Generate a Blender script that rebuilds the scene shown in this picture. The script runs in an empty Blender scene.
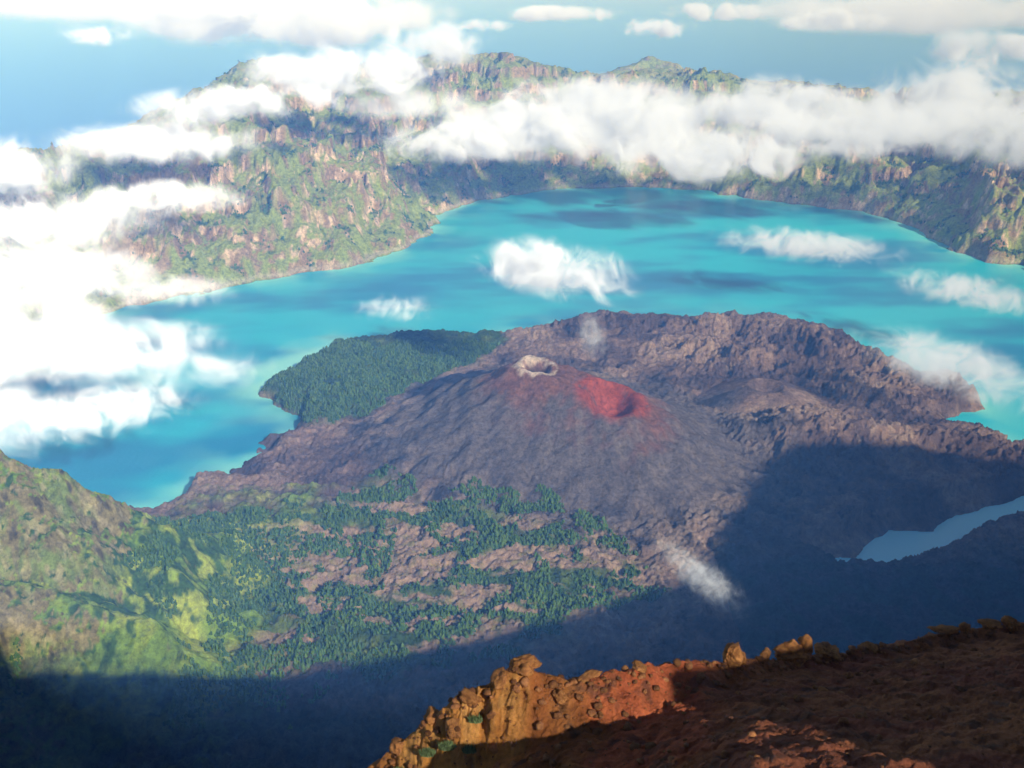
import bpy, math, numpy as np, time
from mathutils import Vector, noise as mnoise
T0=time.time()
scene=bpy.context.scene
PITCH=math.radians(22.6); CP,SP=math.cos(PITCH),math.sin(PITCH); F=995.6; EYE=17.0
# projection helpers: cast image pixel coordinates through the camera to world positions (units of 100 m)
def P(u,v,z=0.0):
    a=(u-512)/F; b=(v-384)/F
    dy=CP-b*SP; dz=-(SP+b*CP); t=(z-EYE)/dz
    return (a*t, dy*t, z)
def Py(u,v,y):
    a=(u-512)/F; b=(v-384)/F
    dy=CP-b*SP; dz=-(SP+b*CP); t=y/dy
    return (a*t, y, EYE+dz*t)
# ---------------- noise -----------------
rng=np.random.RandomState(7)
PERM=rng.permutation(256).astype(np.int32); PERM=np.concatenate([PERM,PERM,PERM])
ANG=rng.rand(256)*2*np.pi; GX=np.cos(ANG).astype(np.float32); GY=np.sin(ANG).astype(np.float32)
def pn(x,y,seed=0):
    x=np.asarray(x,dtype=np.float32)+seed*17.31; y=np.asarray(y,dtype=np.float32)+seed*9.77
    xf=np.floor(x); yf=np.floor(y); xi=xf.astype(np.int32)&255; yi=yf.astype(np.int32)&255
    fx=x-xf; fy=y-yf
    u=fx*fx*fx*(fx*(fx*6-15)+10); v=fy*fy*fy*(fy*(fy*6-15)+10)
    a=PERM[xi]+yi; b=PERM[(xi+1)&255]+yi
    def g(h,dx,dy): h=PERM[h]; return GX[h]*dx+GY[h]*dy
    n00=g(a,fx,fy); n10=g(b,fx-1,fy); n01=g(a+1,fx,fy-1); n11=g(b+1,fx-1,fy-1)
    x1=n00+u*(n10-n00); x2=n01+u*(n11-n01)
    return (x1+v*(x2-x1))*1.4
def fbm(x,y,o,seed=0,gain=.5):
    s=0;a=1;t=0
    for i in range(o):
        s=s+a*pn(x,y,seed+i*3); t+=a; a*=gain; x=x*2.03; y=y*2.03
    return s/t*1.5
def ridged(x,y,o,seed=0,gain=.5):
    s=0;a=1;t=0
    for i in range(o):
        s=s+a*(1-2*np.abs(pn(x,y,seed+i*3))); t+=a; a*=gain; x=x*2.03; y=y*2.03
    return s/t
def sd(poly,x,y):
    pts=np.array(poly,dtype=np.float32); n=len(pts)
    d=np.full(x.shape,1e9,dtype=np.float32); ins=np.zeros(x.shape,dtype=bool)
    for i in range(n):
        ax,ay=pts[i]; bx,by=pts[(i+1)%n]
        ex,ey=bx-ax,by-ay; px=x-ax; py=y-ay
        t=np.clip((px*ex+py*ey)/(ex*ex+ey*ey+1e-9),0,1)
        dd=(px-t*ex)**2+(py-t*ey)**2
        d=np.minimum(d,dd)
        c=((ay>y)!=(by>y))&(x<(bx-ax)*(y-ay)/((by-ay) if abs(by-ay)>1e-9 else 1e-9)+ax)
        ins^=c
    d=np.sqrt(d); return np.where(ins,d,-d)
def crest(pts,x,y,slope):
    h=np.full(x.shape,-1e3,dtype=np.float32)
    for i in range(len(pts)-1):
        ax,ay,az=pts[i]; bx,by,bz=pts[i+1]; ex,ey=bx-ax,by-ay
        t=np.clip(((x-ax)*ex+(y-ay)*ey)/(ex*ex+ey*ey+1e-9),0,1)
        d=np.sqrt((x-ax-t*ex)**2+(y-ay-t*ey)**2)
        h=np.maximum(h,az+t*(bz-az)-slope*d)
    return h
def ss(a,b,x):
    t=np.clip((x-a)/(b-a),0,1); return t*t*(3-2*t)
def G(lst,z=0): return [P(u,v,z)[:2] for u,v in lst]
LAKE=G([(-200,640),(-160,520),(-90,430),(-40,380),(40,335),(130,305),(200,294),(240,284),(300,274),(350,267),(400,250),(428,236),(436,216),(480,200),(560,189),(620,187),(700,190),(745,198),(800,205),(860,211),(900,223),(930,236),(950,250),(985,262),(1024,266),(1100,300),(1150,360),(1200,450),(1230,600)])+[(22,9),(0,8),(-16,9)]
PEN=G([(118,522),(150,512),(185,500),(192,490),(235,482),(240,466),(262,443),(298,437),(300,425),(275,412),(270,392),(290,375),(330,352),(370,344),(430,340),(500,338),(520,336),(545,329),(570,324),(620,321),(670,323),(720,319),(770,324),(810,331),(850,341),(872,355),(900,367),(925,382),(960,390),(985,410),(950,417),(945,426),(970,437),(1024,454),(1100,475),(1260,520)])+[(30,4),(-20,4),(-22,20),P(-60,560)[:2]]
INLET=G([(815,558),(850,556),(872,538),(885,530),(935,533),(960,515),(985,505),(1024,497),(1110,485),(1110,522),(1024,522),(985,530),(950,548),(920,556),(885,570),(835,570)])
VEG1=G([(272,392),(290,372),(340,347),(500,339),(512,350),(480,372),(425,402),(370,432),(312,437),(275,412)])
VEG2=G([(140,540),(230,538),(330,520),(385,490),(430,508),(500,515),(580,528),(640,572),(660,610),(500,690),(400,700),(270,700),(190,640)])
SHAL=G([(255,372),(290,350),(345,338),(345,352),(300,372),(275,398),(262,390)])
BARE=[G([(245,562),(320,550),(400,548),(470,560),(430,580),(470,592),(400,614),(310,606),(262,585)]),G([(495,578),(560,570),(622,576),(612,594),(540,598),(500,592)])]
FLANK_SHADE=[P(u,v,z)[:2] for u,v,z in [(398,416,.3),(430,388,.3),(475,376,.5),(515,358,3),(520,366,3),(490,388,2),(450,405,1)]]  # outline of the shadow painted on the cone's back-left flank
RX=[-.75,-.55,-.436,-.36,-.32,-.262,-.234,-.18,-.06,.008,.06,.104,.172,.22,.278,.36,.432,.494,.8]
RH=[4.5,4.0,4.4,5.4,6.3,8.4,8.6,7.2,8.4,7.9,6.4,6.2,6.9,6.4,5.8,5.6,6.0,6.6,8]
RW=[20,22,23,24,25,26,26,26,25,22,22,22,22,22,22,21,21,20,20]
AZ=math.radians(35); EL=math.radians(31)
CR=[]
for u,v,z in [(50,668,.8),(270,676,.3),(400,650,.3),(500,625,.3),(590,606,.3),(640,588,.3),(680,558,.3),(735,500,.6),(770,448,.8),(900,446,.8),(1024,470,.5)]:
    bx,by,_=P(u,v,z); t=(by+1)/math.cos(AZ); CR.append((bx+t*math.sin(AZ),z+t*math.tan(EL)))
CR.sort()
CRX=[-60,-10]+[c[0] for c in CR]+[75]; CRZ=[15.5,15.5]+[c[1] for c in CR]+[22]
CA=np.array(P(536,365,3.45)); CB=np.array(P(612,393,2.95))
RL1=[(-24,20,8),(-16,21.5,6.6),(-12.6,22,5.8),(-10.6,23,3.9),(-9.6,24,2.4),(-7.6,24,1.1)]
RL2=[(-16,18,5.5),(-10.8,20,3.2),(-8,19.5,2.1),(-5.7,19,.9)]
RL3=[(-9.6,22.8,3.2),(-7.6,21.8,1.3)]
RR=[(26,6,12),(18,14,5),(13,20,1.6),(9,22.5,.6)]
LR1=[P(660,328,.6),P(720,325,.95),P(770,331,.9),P(820,344,.95),P(868,358,.75),P(905,386,.45)]
LR2=[P(745,428,1.1),P(800,420,1.5),P(880,432,1.2),P(960,440,.9),P(1040,462,.8)]
LR3=[P(590,333,.6),P(560,330,.35),P(630,326,.7)]
LR4=[P(700,350,.9),P(745,358,1.0),P(780,352,.9)]
LR5=[P(800,370,.9),P(850,385,.9),P(880,400,.7)]
FAR=[Py(560,92,122),Py(610,80,125),Py(652,60,130),Py(700,76,128),Py(770,88,130)]
OC=P(765,392,1.2)
def height(x,y):
    x=np.asarray(x,dtype=np.float32); y=np.asarray(y,dtype=np.float32)
    wx=x+.8*fbm(x/2.4,y/2.4,6,1); wy=y+.8*fbm(x/2.4,y/2.4,6,2)
    dL=sd(LAKE,wx,wy); dP=sd(PEN,wx,wy); dI=sd(INLET,x+.35*(wx-x),y+.35*(wy-y))
    rough=ridged(x/1.4,y/1.4,7,3,.66); big=fbm(x/6,y/6,3,5); fine=ridged(wx/.45,wy/.45,4,6,.6)
    lobes=ridged(wx/3.2,wy/2.2,3,8,.5)
    dp=np.maximum(dP,0)
    land=.02+.36*(1-np.exp(-dp/.3))+(.31*rough+.15*fine+.22*big+.20*lobes)*ss(0,.8,dp)+.012*dp
    land=np.maximum(land,.03+.03*fine*ss(0,.3,dp))
    h=np.where(dP>0,land,-.02-.35*np.minimum(-dP,np.maximum(dL,0)))
    h=np.maximum(h,-3)
    cn=.72*rough+.15*big+.20*fine
    for LR,sl,kk in ((LR1,.5,1),(LR3,.55,1),(LR4,.5,1),(LR5,.5,1),(LR2,.36,.7)):
        h=np.where(dP>0,np.maximum(h,crest(LR,wx,wy,sl)+kk*cn),h)
    do=np.sqrt((x-OC[0])**2+(y-OC[1])**2)+.12*rough
    h=np.maximum(h,np.where(do<.8,1.0+.5*do/.8,1.5-.42*(do-.8)))
    ex,ey=CB[0]-CA[0],CB[1]-CA[1]
    t=np.clip(((x-CA[0])*ex+(y-CA[1])*ey)/(ex*ex+ey*ey),0,1)
    d=np.sqrt((x-CA[0]-t*ex)**2+(y-CA[1]-t*ey)**2)
    th=np.arctan2(y-.5*(CA[1]+CB[1]),x-.5*(CA[0]+CB[0]))
    top=CA[2]+t*(CB[2]-CA[2])+.16*pn(x*1.5,y*1.5,41)+.05*fine
    q=np.maximum(d-.75,0)
    cn1,sn1=np.cos(th+.1*big),np.sin(th+.1*big)
    gul=pn(cn1*9,sn1*9,11)*.04*ss(0,2.5,q)+pn(cn1*24+.2*q,sn1*24,12)*.016*ss(0,2,q)+pn(cn1*55+.3*q,sn1*55,13)*.010*ss(0,1,q)
    cone=top-.62*q+.024*q*q+gul+(.03*rough+.015*fine)*ss(0,4,q)+(.14*rough+.05*fine)*ss(3.4,6,q)
    cone=np.where(q>7,-9,cone)
    dA=np.sqrt((x-CA[0])**2+(y-CA[1])**2); dB=np.sqrt((x-CB[0])**2+(y-CB[1])**2)
    cone=cone-.6*ss(.68,.2,dA)-.95*ss(1.05,.3,np.sqrt((x-CB[0])**2+(.8*(y-CB[1]+.15))**2))
    k=.25; hh=np.clip(.5+.5*(cone-h)/k,0,1); sm=h+(cone-h)*hh+k*hh*(1-hh)
    h=np.where(dP>0,np.where(cone>h-k,sm,h),h)
    h=np.where(dI>-.6,np.where(dI>0,-.02-.3*dI,np.minimum(h,.03+.9*(-dI))),h)
    # outer wall
    w=np.maximum(-dL,0); r=x/np.maximum(y,5)
    H=np.interp(r,RX,RH); W=np.interp(r,RX,RW)
    s=np.clip(w/W,0,1)
    prof=H*(.6*s+.4*s*s*(3-2*s))+.25*ss(0,.5,w)
    ux=x+1.6*fbm(x/9,y/9,3,23); uy=y+1.6*fbm(x/9,y/9,3,24)
    rd=ridged(ux/8,uy/13,5,21,.45); rd2=ridged(ux/2.8,uy/4.4,6,31,.60)
    amp=np.minimum(w/4,1)*(1-.72*ss(.6,1,s))
    wall=prof+amp*(3.1*rd+1.5*rd2)
    wall=np.maximum(wall,.15*ss(0,.3,w)+.16*w*(s<1)+.4*rd2*amp)
    tr=np.mod(wall/1.5+.6*big,1)
    wall=wall+.6*amp*(ss(.35,.65,tr)-tr)
    out=H-(w-W)*.42+1.2*rd*.6*ss(0,15,w-W)+.5*amp*rd2
    hw=np.where(w<W,wall,np.maximum(out,-20.5))
    hw=np.maximum(hw,crest(FAR,ux,uy,.45)+.8*rd2)
    h=np.where((dL<0)&(y>14),hw,h)
    ns=ridged(x/2.6,y/2.6,7,51,.60)
    h=np.maximum(h,crest(RL1,wx,wy,1.15)+.45*ns)
    h=np.maximum(h,crest(RL2,wx,wy,.8)+.3*ns)
    h=np.maximum(h,crest(RL3,wx,wy,.6)+.2*ns)
    h=np.maximum(h,crest(RR,wx,wy,.55)+.35*ns)
    cz=np.interp(x,CRX,CRZ); yy=y+1
    zw=np.where(yy>0,cz-1.38*yy+.9*ns*ss(0,6,yy)+.15*ns,cz+.75*yy+.4*ns*ss(0,4,-yy))
    h=np.maximum(h,np.where(y<26,zw,-50))
    return h,dict(dL=dL,dP=dP,dI=dI,q=q,dA=dA,dB=dB,th=th,w=w,s=s,rough=rough,rd=rd,rd2=rd2,zw=zw,wx=wx,wy=wy,lobes=lobes,fine=fine,ux=ux,uy=uy)
def bareness(x,y,m):
    b=fbm((x+.4*y)/3.2,y/1.0,4,71)
    for pl in BARE: b=np.maximum(b,.35*ss(-.35,.35,sd(pl,m['wx'],m['wy'])+.25*m['rough']))
    return b
def lerp(a,b,t): return a+(b-a)*np.asarray(t)[...,None]
def C(*c): return np.array(c,dtype=np.float32)
def colors(x,y,h,m,nz):
    n1=fbm(x/1.1,y/1.1,5,61); n2=fbm(x/4,y/4,4,62); n3=fbm(x/.35,y/.35,4,63)
    one=np.ones(x.shape,dtype=np.float32); q=m['q']
    lava=lerp(C(.125,.082,.074)*one[...,None],C(.33,.215,.16),ss(-.35,.6,n2+.5*n1+.25*m['lobes']))
    lava=lerp(lava,C(.032,.025,.030),.92*ss(-.1,.35,n3*.6-n1*.7-.5*m['rough']-.3*m['fine']))  # crevice shade put into the lava colour
    lava=lerp(lava,C(.50,.36,.26),.5*ss(.25,.6,n3*.6+.6*n2+.3*m['fine']))
    v1=ss(-.3,.3,sd(VEG1,m['wx'],m['wy'])); v2=ss(-.5,.8,sd(VEG2,m['wx'],m['wy']))
    bare=ss(.03,.2,bareness(x,y,m))
    green=lerp(C(.055,.11,.028)*one[...,None],C(.21,.27,.055),ss(-.2,.7,n1))
    bar=lerp(C(.46,.31,.22)*one[...,None],C(.32,.27,.12),ss(-.1,.5,n3))
    bar=lerp(bar,C(.07,.055,.045),.7*ss(.0,.5,-m['rough']-.6*n3))
    vg=lerp(green,bar,bare)
    c=lerp(lava,lerp(green,C(.03,.075,.03),one*.4),v1); c=lerp(c,vg,v2)
    ths=pn(np.cos(m['th'])*13,np.sin(m['th'])*13+q*.15,81)+.6*pn(np.cos(m['th'])*44,np.sin(m['th'])*44+q*.2,82)
    ash=lerp(C(.130,.108,.112)*one[...,None],C(.205,.168,.160),ss(-.9,.9,.7*ths+.6*n1))
    ash=lerp(ash,C(.40,.29,.21),.8*ss(3.2,6.5,q)*ss(-.2,.4,n2+n1))
    ash=lerp(ash,C(.036,.029,.035),.85*ss(-.1,.4,n3*.5-n1-.4*m['rough'])*ss(3,5,q))
    c=lerp(c,ash,ss(7,4.5,q+1.8*n1)*(m['dP']>.3))
    red=ss(2.2,.6,q+1.2*n1+.3*ths)*ss(-.2,.3,n2+n1*.5+n3*.3+.15)
    c=lerp(c,C(.30,.10,.055),.6*red)
    c=lerp(c,C(.44,.08,.03),ss(1.55,1.15,m['dB']+.25*n1+.1*n3)*ss(-.7,.0,.3+n1+.5*n3)*.88)
    c=lerp(c,C(.80,.64,.50),ss(.95,.80,m['dA']+.2*n3)*ss(.42,.60,m['dA']+.1*n3)*ss(-.9,.0,n1+n3)*.9)
    c=lerp(c,C(.07,.05,.04),ss(.50,.34,m['dA']))
    c=lerp(c,C(.03,.026,.05),.9*ss(-.1,.35,sd(FLANK_SHADE,m['wx'],m['wy']))*(h>.3))  # painted shadow on the cone flank
    # outer walls
    dark=C(.03,.08,.028); grass=C(.36,.41,.09)
    wv=lerp(grass*one[...,None],dark,ss(-.15,.35,n1+.45*n3-.2*n2-.45*m['rd2']))
    wv=lerp(wv,C(.17,.24,.05),one*.3)
    strk=fbm(m['ux']/.7,m['uy']/2.6,4,65)
    rock=lerp(C(.36,.22,.12)*one[...,None],C(.90,.62,.42),ss(-.1,.5,n3*.5+strk))
    steep=ss(.77,.59,nz+.22*strk)
    wv=lerp(wv,rock,.9*steep*ss(-.35,.2,n2+n1+.1))
    wv=lerp(wv,C(.50,.40,.17),.45*ss(.45,.9,m['s'])*ss(-.3,.3,n1+n2))
    wv=lerp(wv,C(.5,.42,.3),.8*ss(.30,.1,m['w'])*ss(.05,.1,m['w']))
    c=lerp(c,wv,((m['dL']<0)&(y>14)).astype(np.float32))
    sp=((y<30)&(m['dL']>-9))*ss(-5.2,-7.2,x+1.2*n1)
    gr=lerp(C(.26,.41,.05)*one[...,None],C(.52,.60,.09),ss(-.3,.4,n1))
    gr=lerp(gr,C(.07,.15,.03),ss(.05,.35,n2*.5+n3*.6+.2*m['rough']))
    cl=lerp(C(.34,.28,.11)*one[...,None],C(.26,.34,.08),ss(-.1,.3,n1+.5*n3))
    cl=lerp(cl,C(.62,.50,.25),.6*ss(.1,.5,n3))
    cl=lerp(cl,C(.07,.06,.03),.8*ss(.05,.4,-n3-.5*m['rough']))
    lim=.42+.36*ss(-9.2,-10.8,x+.6*n2)
    gr=lerp(gr,cl,ss(lim,lim-.12,nz+.08*n3))
    c=lerp(c,gr,sp*ss(.65,1.1,h))
    low_shade=ss(19.6,18.2,y+.5*n1)*(h<2.5)
    c=lerp(c,C(.02,.05,.04),.8*low_shade)  # shadow tone painted into the low near ground
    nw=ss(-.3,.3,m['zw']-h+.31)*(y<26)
    c=lerp(c,lerp(C(.02,.045,.035)*one[...,None],C(.035,.04,.045),ss(-.2,.3,n1)),nw)  # near wall colour darkened and blued to deepen its shade
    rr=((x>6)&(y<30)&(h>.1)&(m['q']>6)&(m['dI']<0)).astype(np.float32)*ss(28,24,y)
    c=lerp(c,lerp(C(.02,.045,.035)*one[...,None],C(.045,.045,.05),ss(-.2,.3,n1)),rr)  # shadow tone put into the right slope colour too
    return np.clip(c,0,.92)
def raw_mesh(name,V,f,col=None,attr='Col',smooth=True):
    me=bpy.data.meshes.new(name); k=f.shape[1]
    me.vertices.add(len(V)); me.vertices.foreach_set('co',V.astype(np.float32).ravel())
    me.loops.add(f.size); me.loops.foreach_set('vertex_index',f.astype(np.int32).ravel())
    me.polygons.add(len(f)); me.polygons.foreach_set('loop_start',np.arange(0,f.size,k,dtype=np.int32))
    me.polygons.foreach_set('use_smooth',np.full(len(f),smooth))
    me.update(calc_edges=True)
    if col is not None:
        a=me.attributes.new(attr,'FLOAT_COLOR','POINT')
        cc=np.ones((len(V),4),dtype=np.float32); cc[:,:3]=col.reshape(-1,3); a.data.foreach_set('color',cc.ravel())
    o=bpy.data.objects.new(name,me); scene.collection.objects.link(o); return o
def grid_mesh(name,V,nr,nc,col=None):
    V=V.reshape(-1,3); idx=np.arange(nr*nc,dtype=np.int32).reshape(nr,nc)
    f=np.stack([idx[:-1,:-1],idx[:-1,1:],idx[1:,1:],idx[1:,:-1]],-1).reshape(-1,4)
    return raw_mesh(name,V,f,col)
def normz(V):
    a=np.gradient(V,axis=0); b=np.gradient(V,axis=1); n=np.cross(b,a)
    n/=np.linalg.norm(n,axis=-1,keepdims=True)+1e-9; return np.abs(n[...,2])
# ---------------- materials --------------
def mat(name): 
    m=bpy.data.materials.new(name); m.use_nodes=True; return m,m.node_tree.nodes,m.node_tree.links
def attr_mat(name,scale,bump,lo=.65,hi=1.35,rough=.95):
    m,N,L=mat(name); b=N['Principled BSDF']; b.inputs['Roughness'].default_value=rough; b.inputs['Specular IOR Level'].default_value=.15
    a=N.new('ShaderNodeAttribute'); a.attribute_name='Col'; tc=N.new('ShaderNodeTexCoord')
    n=N.new('ShaderNodeTexNoise'); n.inputs['Scale'].default_value=scale; n.inputs['Detail'].default_value=9; n.inputs['Roughness'].default_value=.80
    mr=N.new('ShaderNodeMapRange'); mr.inputs[1].default_value=.34; mr.inputs[2].default_value=.66; mr.inputs[3].default_value=lo; mr.inputs[4].default_value=hi
    mx=N.new('ShaderNodeVectorMath'); mx.operation='SCALE'; bp=N.new('ShaderNodeBump'); bp.inputs['Distance'].default_value=bump; bp.inputs['Strength'].default_value=.9
    L.new(tc.outputs['Object'],n.inputs['Vector']); L.new(n.outputs['Fac'],mr.inputs[0]); L.new(a.outputs['Color'],mx.inputs[0]); L.new(mr.outputs[0],mx.inputs['Scale'])
    L.new(mx.outputs[0],b.inputs['Base Color']); L.new(n.outputs['Fac'],bp.inputs['Height']); L.new(bp.outputs[0],b.inputs['Normal'])
    return m
M_ter=attr_mat('terrain_ground',5,.24,.4,1.6)
M_fg=attr_mat('volcanic_scree',60,.009,.5,1.5)
M_tree=attr_mat('foliage',2.0,.0,.7,1.3)
# ---------------- terrain ----------------
NR,NC=1700,1500
yr=np.exp(np.linspace(np.log(15),np.log(195),NR))-5
s=np.linspace(-1,1,NC)
Y=np.repeat(yr[:,None],NC,1); X=s[None,:]*(8+.62*yr[:,None])
h,m=height(X,Y); V=np.stack([X,Y,h],-1); nz=normz(V)
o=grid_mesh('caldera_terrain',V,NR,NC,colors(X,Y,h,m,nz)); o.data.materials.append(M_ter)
n1,n2=220,500
Y=np.repeat(np.linspace(-22,11,n1)[:,None],n2,1); X=np.repeat(np.linspace(-60,75,n2)[None,:],n1,0)
h,m=height(X,Y); V=np.stack([X,Y,h],-1); nz=normz(V)
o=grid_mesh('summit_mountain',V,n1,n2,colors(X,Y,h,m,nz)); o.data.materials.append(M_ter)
# ---------------- lake -------------------
g=.22
xs=np.arange(-40,62,g); ys=np.arange(12,90,g); X,Y=np.meshgrid(xs,ys); h,m=height(X,Y)
keep=(m['dL']>-1.5)
dep=np.clip(-h,0,3)
n=fbm(X/14,Y/6,4,91); sh=np.exp(-dep/.35)
col=lerp(C(.004,.24,.43)*np.ones(X.shape)[...,None],C(.016,.52,.62),ss(-.5,.4,n+.2*fbm(X/3,Y/1.5,3,93)))
col=lerp(col,C(.02,.36,.36),.5*ss(55,75,Y)*ss(10,-8,X))
col=lerp(col,C(.35,.85,.66),.75*sh*ss(-.2,.4,fbm(X/3,Y/3,3,92)+.2)*(m['dI']<-1))
col=lerp(col,C(.36,.82,.68),.85*ss(-1.2,.8,sd(SHAL,m['wx'],m['wy'])+.4*fbm(X/2,Y/2,3,95)))
col=lerp(col,C(.45,.86,.92),ss(-.5,.2,m['dI']))
idx=np.arange(X.size).reshape(X.shape)
kf=keep[:-1,:-1]&keep[1:,1:]&keep[:-1,1:]&keep[1:,:-1]
f=np.stack([idx[:-1,:-1],idx[:-1,1:],idx[1:,1:],idx[1:,:-1]],-1)[kf]
used,inv=np.unique(f,return_inverse=True); f=inv.reshape(f.shape)
V=np.stack([X,Y,np.zeros_like(X)],-1).reshape(-1,3)[used]
lake=raw_mesh('lake',V,f,col.reshape(-1,3)[used])
M,N,L=mat('lake_water'); b=N['Principled BSDF']; b.inputs['Roughness'].default_value=.28; b.inputs['Specular IOR Level'].default_value=.2
a=N.new('ShaderNodeAttribute'); a.attribute_name='Col'; L.new(a.outputs['Color'],b.inputs['Base Color'])
nn=N.new('ShaderNodeTexNoise'); nn.inputs['Scale'].default_value=6; nn.inputs['Detail'].default_value=6; tc=N.new('ShaderNodeTexCoord'); L.new(tc.outputs['Object'],nn.inputs['Vector'])
bp=N.new('ShaderNodeBump'); bp.inputs['Distance'].default_value=.01; L.new(nn.outputs['Fac'],bp.inputs['Height']); L.new(bp.outputs[0],b.inputs['Normal'])
lake.data.materials.append(M)
bpy.ops.mesh.primitive_circle_add(vertices=96,radius=2500,fill_type='NGON',location=(0,0,-20)); oc=bpy.context.object; oc.name='sea'
M,N,L=mat('sea_water'); b=N['Principled BSDF']; b.inputs['Base Color'].default_value=(.14,.30,.75,1); b.inputs['Roughness'].default_value=.6; b.inputs['Specular IOR Level'].default_value=.05
oc.data.materials.append(M)
# ---------------- trees ------------------
def forest(name,px,py,hs,fat,colA,colB,seed):
    r=np.random.RandomState(seed); n=len(px); h,_=height(px,py)
    K=7; ang=np.linspace(0,2*np.pi,K,endpoint=False)
    def ring(rad,z): 
        rr=rad*(0.7+.6*r.rand(n,K)); a=ang+r.rand(n,1)*6
        return np.stack([px[:,None]+rr*hs[:,None]*np.cos(a),py[:,None]+rr*hs[:,None]*np.sin(a),h[:,None]+hs[:,None]*(z+.06*r.randn(n,K))],-1)
    def pt(z): return np.stack([px+.04*hs*r.randn(n),py+.04*hs*r.randn(n),h+hs*z],-1)[:,None,:]
    tr=np.stack([px[:,None]+hs[:,None]*.04*np.cos(ang[::2][:3]),py[:,None]+hs[:,None]*.04*np.sin(ang[::2][:3]),np.repeat((h-.03)[:,None],3,1)],-1)
    V=np.concatenate([ring(.30*fat,.18),pt(.72),ring(.24*fat,.5),pt(1.0),tr,pt(.4)],1)
    fs=[]
    for i in range(K):
        fs.append([i,(i+1)%K,7]); fs.append([8+i,8+(i+1)%K,15])
    fs+= [[16,17,19],[17,18,19],[18,16,19]]
    fs=np.array(fs); Fc=(fs[None]+(np.arange(n)*20)[:,None,None]).reshape(-1,3)
    t=r.rand(n,1); c=np.array(colA)*(1-t)+np.array(colB)*t
    col=np.repeat(c[:,None,:],20,1); col[:,[7,15],:]*=1.35; col[:,16:19]=(.05,.035,.02)
    o=raw_mesh(name,V.reshape(-1,3),Fc,col,smooth=False); o.data.materials.append(M_tree); return o
r=np.random.RandomState(3)
px=r.uniform(-14,6,140000).astype(np.float32); py=r.uniform(18,44,140000).astype(np.float32)
wx=px+.8*fbm(px/2.4,py/2.4,6,1); wy=py+.8*fbm(px/2.4,py/2.4,6,2)
h,m=height(px,py)
d1=sd(VEG1,wx,wy); d2=sd(VEG2,wx,wy)
bare=bareness(px,py,m); cl=fbm(px/1.0,py/1.0,3,77)
keep=((d1>.05)&(cl>-.45))|((d2>0)&(bare+.6*cl<.12)&(h<1.6))
keep|=((px<-3.6)&(py<27)&(h>.2)&(cl+fbm(px/4,py/4,3,78)>.30)&(h<3))
keep&=(h>.05)
px,py=px[keep],py[keep]
forest('pine_forest',px,py,r.uniform(.06,.16,len(px)),1.15,(.022,.065,.02),(.085,.145,.03),5)
px=r.uniform(-45,55,200000).astype(np.float32); py=r.uniform(45,110,200000).astype(np.float32)
h,m=height(px,py); cl=fbm(px/1.1,py/1.1,5,61)-.2*fbm(px/4,py/4,4,62)-.45*m['rd2']
keep=(m['dL']<-.2)&(cl>.10)&(m['s']<1)&(np.abs(px)<.6*py)
px,py=px[keep],py[keep]
forest('distant_forest',px,py,r.uniform(.08,.20,len(px)),1.6,(.03,.075,.025),(.10,.17,.04),6)
# ---------------- foreground ridge -------
U =np.array([150,300,360,400,460,530,560,640,700,780,860,940,1024,1150,1300],float)
CV=np.array([1050,860,775,745,694,668,676,666,662,658,650,634,620,600,590],float)
CY=np.array([.49,.49,.49,.49,.49,.49,.49,.50,.53,.56,.60,.64,.68,.72,.75])
BV=np.array([1110,930,850,820,780,748,738,720,690,672,662,645,631,610,600],float)
BY=np.array([.465,.465,.465,.46,.455,.45,.45,.462,.50,.545,.585,.625,.665,.71,.74])
nc=1000; nrw=620
uu=np.linspace(150,1300,nc)
def col_pts(vv,yy): return np.array([Py(a,b,c) for a,b,c in zip(uu,vv,yy)])
sx=(uu-512)/F
k1=np.stack([sx*2.2+.1,np.full(nc,-1.6),np.full(nc,15.4)],-1)
xr=sx*1.6+.15
k2=np.stack([xr,np.full(nc,-.45),16.80+.6*ss(.9,1.3,xr)],-1)
x3=sx*.95
k3=np.stack([x3,np.zeros(nc),16.80+.095*ss(.2,.27,x3)+.085*ss(.42,.47,x3)+.03*ss(.5,.75,x3)+.14*np.exp(-(x3/.05)**2)],-1)  # unseen rise right of camera, shaped to block sun from the slope
x35=sx*.5; k35=np.stack([x35,np.full(nc,.12),np.full(nc,16.73)],-1)
k4=col_pts(np.interp(uu,U,np.maximum(BV+70,815)),np.interp(uu,[500,640,760],[.36,.35,.28]))
k5=col_pts(np.interp(uu,U,BV),np.interp(uu,U,BY))
k6=col_pts(np.interp(uu,U,CV),np.interp(uu,U,CY))
k7=k6+np.array([0,.05,-.05]); k8=k6+np.array([0,.25,-.6]); k9=k6+np.array([0,.8,-3.5])
KEY=np.stack([k1,k2,k3,k35,k4,k5,k6,k7,k8,k9]); kt=np.array([0,.06,.13,.18,.25,.55,.84,.90,.96,1.0])
tt=np.linspace(0,1,nrw); V=np.zeros((nrw,nc,3))
for a in range(3):
    for j in range(nc): V[:,j,a]=np.interp(tt,kt,KEY[:,j,a])
for it in range(8):
    V[1:-1]=(V[:-2]+2*V[1:-1]+V[2:])/4
    V[:,1:-1]=(V[:,:-2]+2*V[:,1:-1]+V[:,2:])/4
x,y=V[...,0],V[...,1]; z=V[...,2]
fr=ss(.2,.3,tt)[:,None]
spur=np.exp(-((uu-465)/65)**2)[None,:]*np.exp(-((tt-.76)/.14)**2)[:,None]
rg=ridged(x/.03,(y-.7*z)/.026,5,103,.6)
dz=fr*(.006*ridged(x/.09,y/.09,6,101,.55)+.004*fbm(x/.02,(y-z)/.02,5,102,.6)+.012*spur*rg)
dz-=fr*.004
V[...,2]=z+dz; V[...,1]-=.009*spur*rg+.004*fr*fbm(x/.014,z/.014,4,104,.6)
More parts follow.
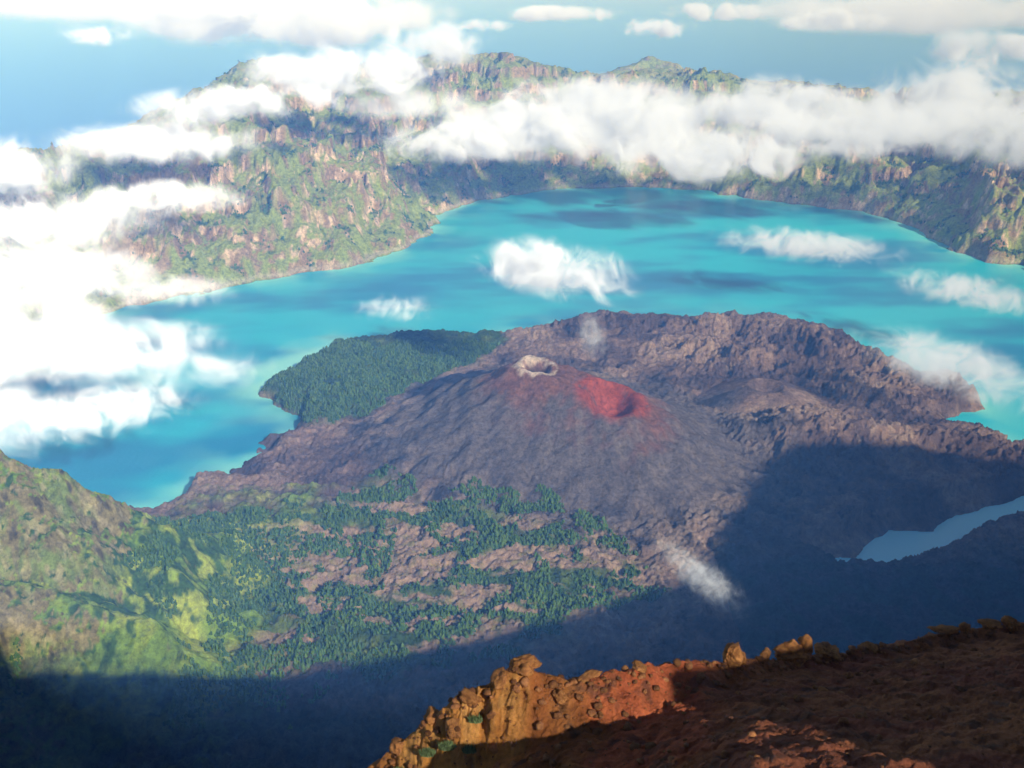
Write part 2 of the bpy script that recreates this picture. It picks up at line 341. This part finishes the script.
a1=fbm(x/.12,(y-z)/.12,5,111); a2=fbm(x/.02,(y-z)/.02,4,112); one=np.ones(x.shape)
col=lerp(C(.34,.11,.03)*one[...,None],C(.62,.26,.055),ss(-.4,.4,a1+.3*a2))
col=lerp(col,C(.50,.10,.045),.8*ss(-.35,.1,a1)*ss(550,600,uu)[None,:]*ss(760,690,uu)[None,:])
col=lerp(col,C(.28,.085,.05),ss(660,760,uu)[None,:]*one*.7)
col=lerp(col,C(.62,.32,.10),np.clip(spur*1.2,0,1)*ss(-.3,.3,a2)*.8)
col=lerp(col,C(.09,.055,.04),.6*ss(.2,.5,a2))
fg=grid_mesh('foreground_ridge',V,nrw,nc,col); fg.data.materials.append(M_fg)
def rock_mesh(size,seed,c1,c2,sub,sq):
    bpy.ops.mesh.primitive_ico_sphere_add(subdivisions=sub,radius=1); o=bpy.context.object; me=o.data
    n=len(me.vertices); co=np.zeros(n*3); me.vertices.foreach_get('co',co); co=co.reshape(-1,3); out=co.copy(); cc=np.zeros((n,4)); cc[:,3]=1
    rr=np.random.RandomState(seed); pl=rr.randn(14,3); pl/=np.linalg.norm(pl,axis=1,keepdims=True); off=rr.uniform(.5,.95,14)
    dt=co@pl.T; lim=np.min(np.where(dt>.05,off/np.maximum(dt,.05),9),axis=1)
    for i in range(n):
        p=Vector(co[i]); q=p*1.1+Vector((seed*3.1,seed*1.7,seed))
        d=min(lim[i],1.2)+.30*mnoise.noise(q*1.4)+.22*(0.5-abs(mnoise.noise(q*3.1)))+.09*mnoise.noise(q*8)+.05*mnoise.noise(q*17)
        out[i]=co[i]*d; t=min(max(.5+.8*mnoise.noise(q*4),0),1); cc[i,:3]=[c1[k]*(1-t)+c2[k]*t for k in range(3)]
    out*=np.array(sq)*size
    me.vertices.foreach_set('co',out.ravel()); a=me.attributes.new('Col','FLOAT_COLOR','POINT'); a.data.foreach_set('color',cc.ravel())
    me.polygons.foreach_set('use_smooth',[True]*len(me.polygons)); me.update(); me.materials.append(M_fg); return o
OR1,OR2=(.30,.11,.04),(.62,.27,.08)
def surf(u,frac):
    j=int(np.clip(np.searchsorted(uu,u),0,nc-1)); i=int(frac*(nrw-1)); return Vector(V[i,j])
TC=.84
for i,(u,fr_,s_,sq,dz_) in enumerate([(525,TC,.007,(1.5,.8,.9),.001),(500,TC-.02,.006,(1.4,.8,.8),0),(470,TC-.03,.006,(1.3,1,.8),0),(730,TC,.008,(1,.9,1.2),.006),(738,TC-.02,.005,(1.2,.9,.9),.002),(795,TC,.009,(1.4,1,.8),.004),(828,TC,.008,(1.3,1,.7),.003),(804,TC,.006,(1,1,1.4),.011),(1010,TC-.2,.007,(1,1,1),.005),(400,TC,.006,(1,1,.8),0),(430,TC,.006,(1,1,.8),0),(870,TC,.005,(1.7,1,.6),.001),(945,TC,.006,(1.8,1,.5),.002),(962,TC,.004,(1,1,1),.004),(640,TC,.004,(1.6,1,.5),.000),(590,TC,.005,(1.5,1,.6),.000),(560,TC-.1,.005,(1.2,1,.7),.0),(455,TC-.12,.006,(1,1,.8),0),(765,TC,.004,(1.9,1,.6),.001),(990,TC,.005,(1.9,1,.5),.002)]):
    o=rock_mesh(s_,i+1,OR1,OR2,5 if s_>.006 else 4,sq); o.name='boulder'; o.location=surf(u,fr_)+Vector((0,0,dz_)); o.rotation_euler=(0,0,i*1.3)
rs=np.random.RandomState(9)
base=[rock_mesh(1,50+k,(.26,.09,.04),(.52,.23,.08),2,(1,1,.7)) for k in range(4)]
bv=[];bf=[];bc=[]
for o in base:
    n=len(o.data.vertices); a=np.zeros(n*3); o.data.vertices.foreach_get('co',a); bv.append(a.reshape(-1,3))
    fz=np.zeros(len(o.data.polygons)*3,dtype=np.int32); o.data.polygons.foreach_get('vertices',fz); bf.append(fz.reshape(-1,3))
    c_=np.zeros(n*4); o.data.attributes['Col'].data.foreach_get('color',c_); bc.append(c_.reshape(-1,4)[:,:3])
for o in base: bpy.data.objects.remove(o)
VV=[];FF=[];CC=[];off=0
for k in range(1400):
    u=rs.uniform(370,1080); fr_=rs.uniform(.3,.87) if k%3 else rs.uniform(.76,.86)
    p=surf(u,fr_); b_=k%4; sz=.0006+.003*rs.rand()**4; an=rs.rand()*6.3; c_,s_=math.cos(an),math.sin(an)
    v_=bv[b_]*sz; v_=np.stack([v_[:,0]*c_-v_[:,1]*s_,v_[:,0]*s_+v_[:,1]*c_,v_[:,2]],-1)+np.array(p)+np.array([0,0,sz*.2])
    VV.append(v_);FF.append(bf[b_]+off);CC.append(bc[b_]*rs.uniform(.5,1.2));off+=len(v_)
o=raw_mesh('scree_stones',np.concatenate(VV),np.concatenate(FF),np.concatenate(CC)); o.data.materials.append(M_fg)
VV=[];FF=[];CC=[];off=0
for (u,fr_,n_,rad) in [(400,.74,200,.005),(428,.72,160,.005),(447,.68,200,.005),(470,.64,120,.004),(388,.68,120,.004),(475,.72,90,.004)]:
    p=np.array(surf(u,fr_))
    for k in range(n_):
        a_=rs.rand()*6.28; rr_=rad*math.sqrt(rs.rand()); b0=p+np.array([rr_*math.cos(a_),rr_*math.sin(a_)*.5-.002,0]); hgt=rs.uniform(.002,.0045)
        dx=rs.randn(2)*.0008; w_=.0006
        VV.append(np.array([b0+[-w_,0,-.001],b0+[w_,0,-.001],b0+[dx[0],dx[1]-.001,hgt]])); FF.append(np.array([[off,off+1,off+2]])); off+=3
        CC.append(np.tile(np.array([.22,.30,.12])*rs.uniform(.6,1.3),(3,1)))
o=raw_mesh('alpine_plants',np.concatenate(VV),np.concatenate(FF),np.concatenate(CC),smooth=False); o.data.materials.append(M_fg)
# ---------------- clouds -----------------
def cloud_mat(sc,D,thr,g=-.5,em=.33,dist=.5,amp=4.6):
    m,N,L=mat('cloud_vapour'); N.remove(N['Principled BSDF']); out=N['Material Output']; m.cycles.volume_step_rate=1.3
    tc=N.new('ShaderNodeTexCoord'); ge=N.new('ShaderNodeNewGeometry')
    n=N.new('ShaderNodeTexNoise'); n.inputs['Scale'].default_value=sc; n.inputs['Detail'].default_value=5; n.inputs['Roughness'].default_value=.62; n.inputs['Distortion'].default_value=dist
    L.new(ge.outputs['Position'],n.inputs['Vector'])
    le=N.new('ShaderNodeVectorMath'); le.operation='LENGTH'; L.new(tc.outputs['Object'],le.inputs[0])
    def mth(op,a,b=None,cl=False):
        k=N.new('ShaderNodeMath'); k.operation=op; k.use_clamp=cl
        for i,q in enumerate((a,b)):
            if q is None: continue
            if isinstance(q,(int,float)): k.inputs[i].default_value=q
            else: L.new(q,k.inputs[i])
        return k.outputs[0]
    r2=mth('MULTIPLY',le.outputs['Value'],le.outputs['Value']); core=mth('SUBTRACT',1.0,r2)
    nb=mth('MULTIPLY',mth('SUBTRACT',n.outputs['Fac'],.5),amp)
    v=mth('SUBTRACT',mth('ADD',core,nb),thr,True)
    v=mth('POWER',v,2.0)
    e=mth('MULTIPLY',mth('SUBTRACT',1.0,le.outputs['Value']),1.8,True)
    d=mth('MULTIPLY',mth('MULTIPLY',v,e),D)
    vs=N.new('ShaderNodeVolumeScatter'); vs.inputs['Color'].default_value=(1,1,1,1); vs.inputs['Anisotropy'].default_value=g
    L.new(d,vs.inputs['Density'])
    emn=N.new('ShaderNodeEmission'); emn.inputs['Color'].default_value=(.86,.93,1,1); L.new(mth('MULTIPLY',d,em),emn.inputs['Strength'])  # added glow whitens the clouds in place of multiple scattering
    ad=N.new('ShaderNodeAddShader'); L.new(vs.outputs[0],ad.inputs[0]); L.new(emn.outputs[0],ad.inputs[1])
    L.new(ad.outputs[0],out.inputs['Volume'])
    return m
def cloud(u,v,z,sx,sy,sz,rot=0,D=5,thr=.4,sc=None,dist=.5,amp=4.6):
    bpy.ops.mesh.primitive_ico_sphere_add(subdivisions=3,radius=1.0,location=P(u,v,z)); o=bpy.context.object; o.name='cloud'
    o.scale=(sx,sy,sz); o.rotation_euler=(0,0,math.radians(rot))
    o.data.materials.append(cloud_mat(sc or 1.6/min(sx,sy),D,thr,dist=dist,amp=amp)); return o
W_=dict(thr=.4,D=1.9,dist=1.4,amp=5.5); W2=dict(thr=.3,D=.8,dist=.8)
W3=dict(thr=.2,D=1.2,dist=1.8,amp=5.5)
CL=[((-15,345,5,5.8,5.2,1.7),dict(D=1.9,thr=.2,amp=6)),((95,412,4,3.8,2.0,.8,25),W3),((-5,425,5.5,3,2.2,1.3),dict(D=1.8)),((45,275,5.5,6,3.8,1.3),W3),((110,350,4.5,5,3.6,.9),dict(thr=.25,D=.8,dist=1.6,amp=6)),((30,225,6,7,4,1.4),W3),((190,370,3.5,3.6,2.4,.6),W2),((170,290,4.5,4.5,2.2,.7),W2),
((5,170,6.5,4.8,3.8,2.4),dict(D=2.2)),((270,18,10,34,18,5,5),dict(D=.8,thr=.15,amp=6)),((350,72,10.5,9.5,5,2.4,25),dict(D=2.4,amp=6)),((240,105,9.5,8,3.8,1.4,15),dict(D=2.0,amp=6)),((440,45,11,6,5,2.2),dict(D=1.8)),
((590,120,7,13,6,3.4),dict(D=2.8,thr=.28,amp=6)),((470,140,6,8,4,1.8),W3),((700,155,6,9,4,2),W_),
((780,102,8.5,7.5,5,2.2),dict(D=1.6,amp=6)),((850,135,7,9,4,2),W3),((950,95,8,9,6,3.2,-10),dict(D=2.2,amp=6)),((1010,135,7,7,5,2.4),dict(D=1.4)),((1000,48,10,9,6,2.4),dict(D=1.8)),
((655,28,11,6,4,1.4),dict(D=2)),((730,12,11,11,6,1.8),dict(D=1.8,amp=6)),((835,20,11,10,6,1.8),dict(D=1.8,amp=6)),((480,26,11,5,3,1),dict(D=1.5)),((100,34,11,5,3.5,1.4),dict(D=1.5)),((560,14,11,12,8,1.5),W2),((920,12,11,34,16,4),dict(D=.35,thr=.1)),((100,5,12,30,14,3),dict(D=.25,thr=.1)),
((555,268,6.5,4.4,2.3,1.2,-42),dict(D=3.5,thr=.35,dist=1.2,amp=6)),((805,245,3.5,5.8,2.8,.9,-25),W3),((965,290,3.5,4.8,2.2,.8,-52),W3),((955,365,3.5,5.2,2.3,1.0,-62),W3),
((700,575,3,2.4,.6,.6,-62),dict(thr=.25,D=1.0,dist=2.0,amp=5)),((155,142,7.5,8,5,1.4),W3),((160,198,5.5,6,3.5,1.0),W3),((400,308,3,2.6,1.7,.6),dict(thr=.25,D=.6,dist=1.8,amp=5.5)),((592,335,3.8,.8,2.8,.9),dict(thr=.3,D=.28,dist=1.2)),((420,105,8,7,5,1.6),W2),((890,120,7.5,20,8,2),W2)]
for a,k in CL: cloud(*a,**k)
bpy.ops.mesh.primitive_cube_add(size=2,location=(0,700,-3)); hz=bpy.context.object; hz.name='atmosphere_haze'; hz.scale=(1600,1000,21.5)
M,N,L=mat('air'); N.remove(N['Principled BSDF']); vs=N.new('ShaderNodeVolumeScatter'); vs.inputs['Color'].default_value=(.13,.37,1,1); vs.inputs['Density'].default_value=.0055; vs.inputs['Anisotropy'].default_value=-.35
L.new(vs.outputs[0],N['Material Output'].inputs['Volume']); hz.data.materials.append(M)
# ---------------- light/camera -----------
w=bpy.data.worlds.new('World'); scene.world=w; w.use_nodes=True; N=w.node_tree.nodes; L=w.node_tree.links
sky=N.new('ShaderNodeTexSky'); sky.sky_type='NISHITA'; sky.sun_disc=False; sky.sun_elevation=EL
sky.sun_rotation=math.pi-AZ; sky.altitude=3000
L.new(sky.outputs[0],N['Background'].inputs[0]); N['Background'].inputs[1].default_value=.11
sl=bpy.data.lights.new('sun','SUN'); sl.energy=5; sl.angle=math.radians(.5); sl.color=(1,.97,.90)
so=bpy.data.objects.new('sun',sl); scene.collection.objects.link(so)
d=Vector((math.sin(AZ)*math.cos(EL),-math.cos(AZ)*math.cos(EL),math.sin(EL))); so.rotation_euler=d.to_track_quat('Z','Y').to_euler(); so.location=d*60
cam=bpy.data.cameras.new('camera'); co=bpy.data.objects.new('camera',cam); scene.collection.objects.link(co)
co.location=(0,0,EYE); co.rotation_euler=(math.radians(90)-PITCH,0,0); cam.lens=35; cam.sensor_width=36; cam.clip_start=.005; cam.clip_end=6000
scene.camera=co
scene.view_settings.view_transform='Standard'; scene.view_settings.look='None'; scene.view_settings.exposure=0
print('done',time.time()-T0)
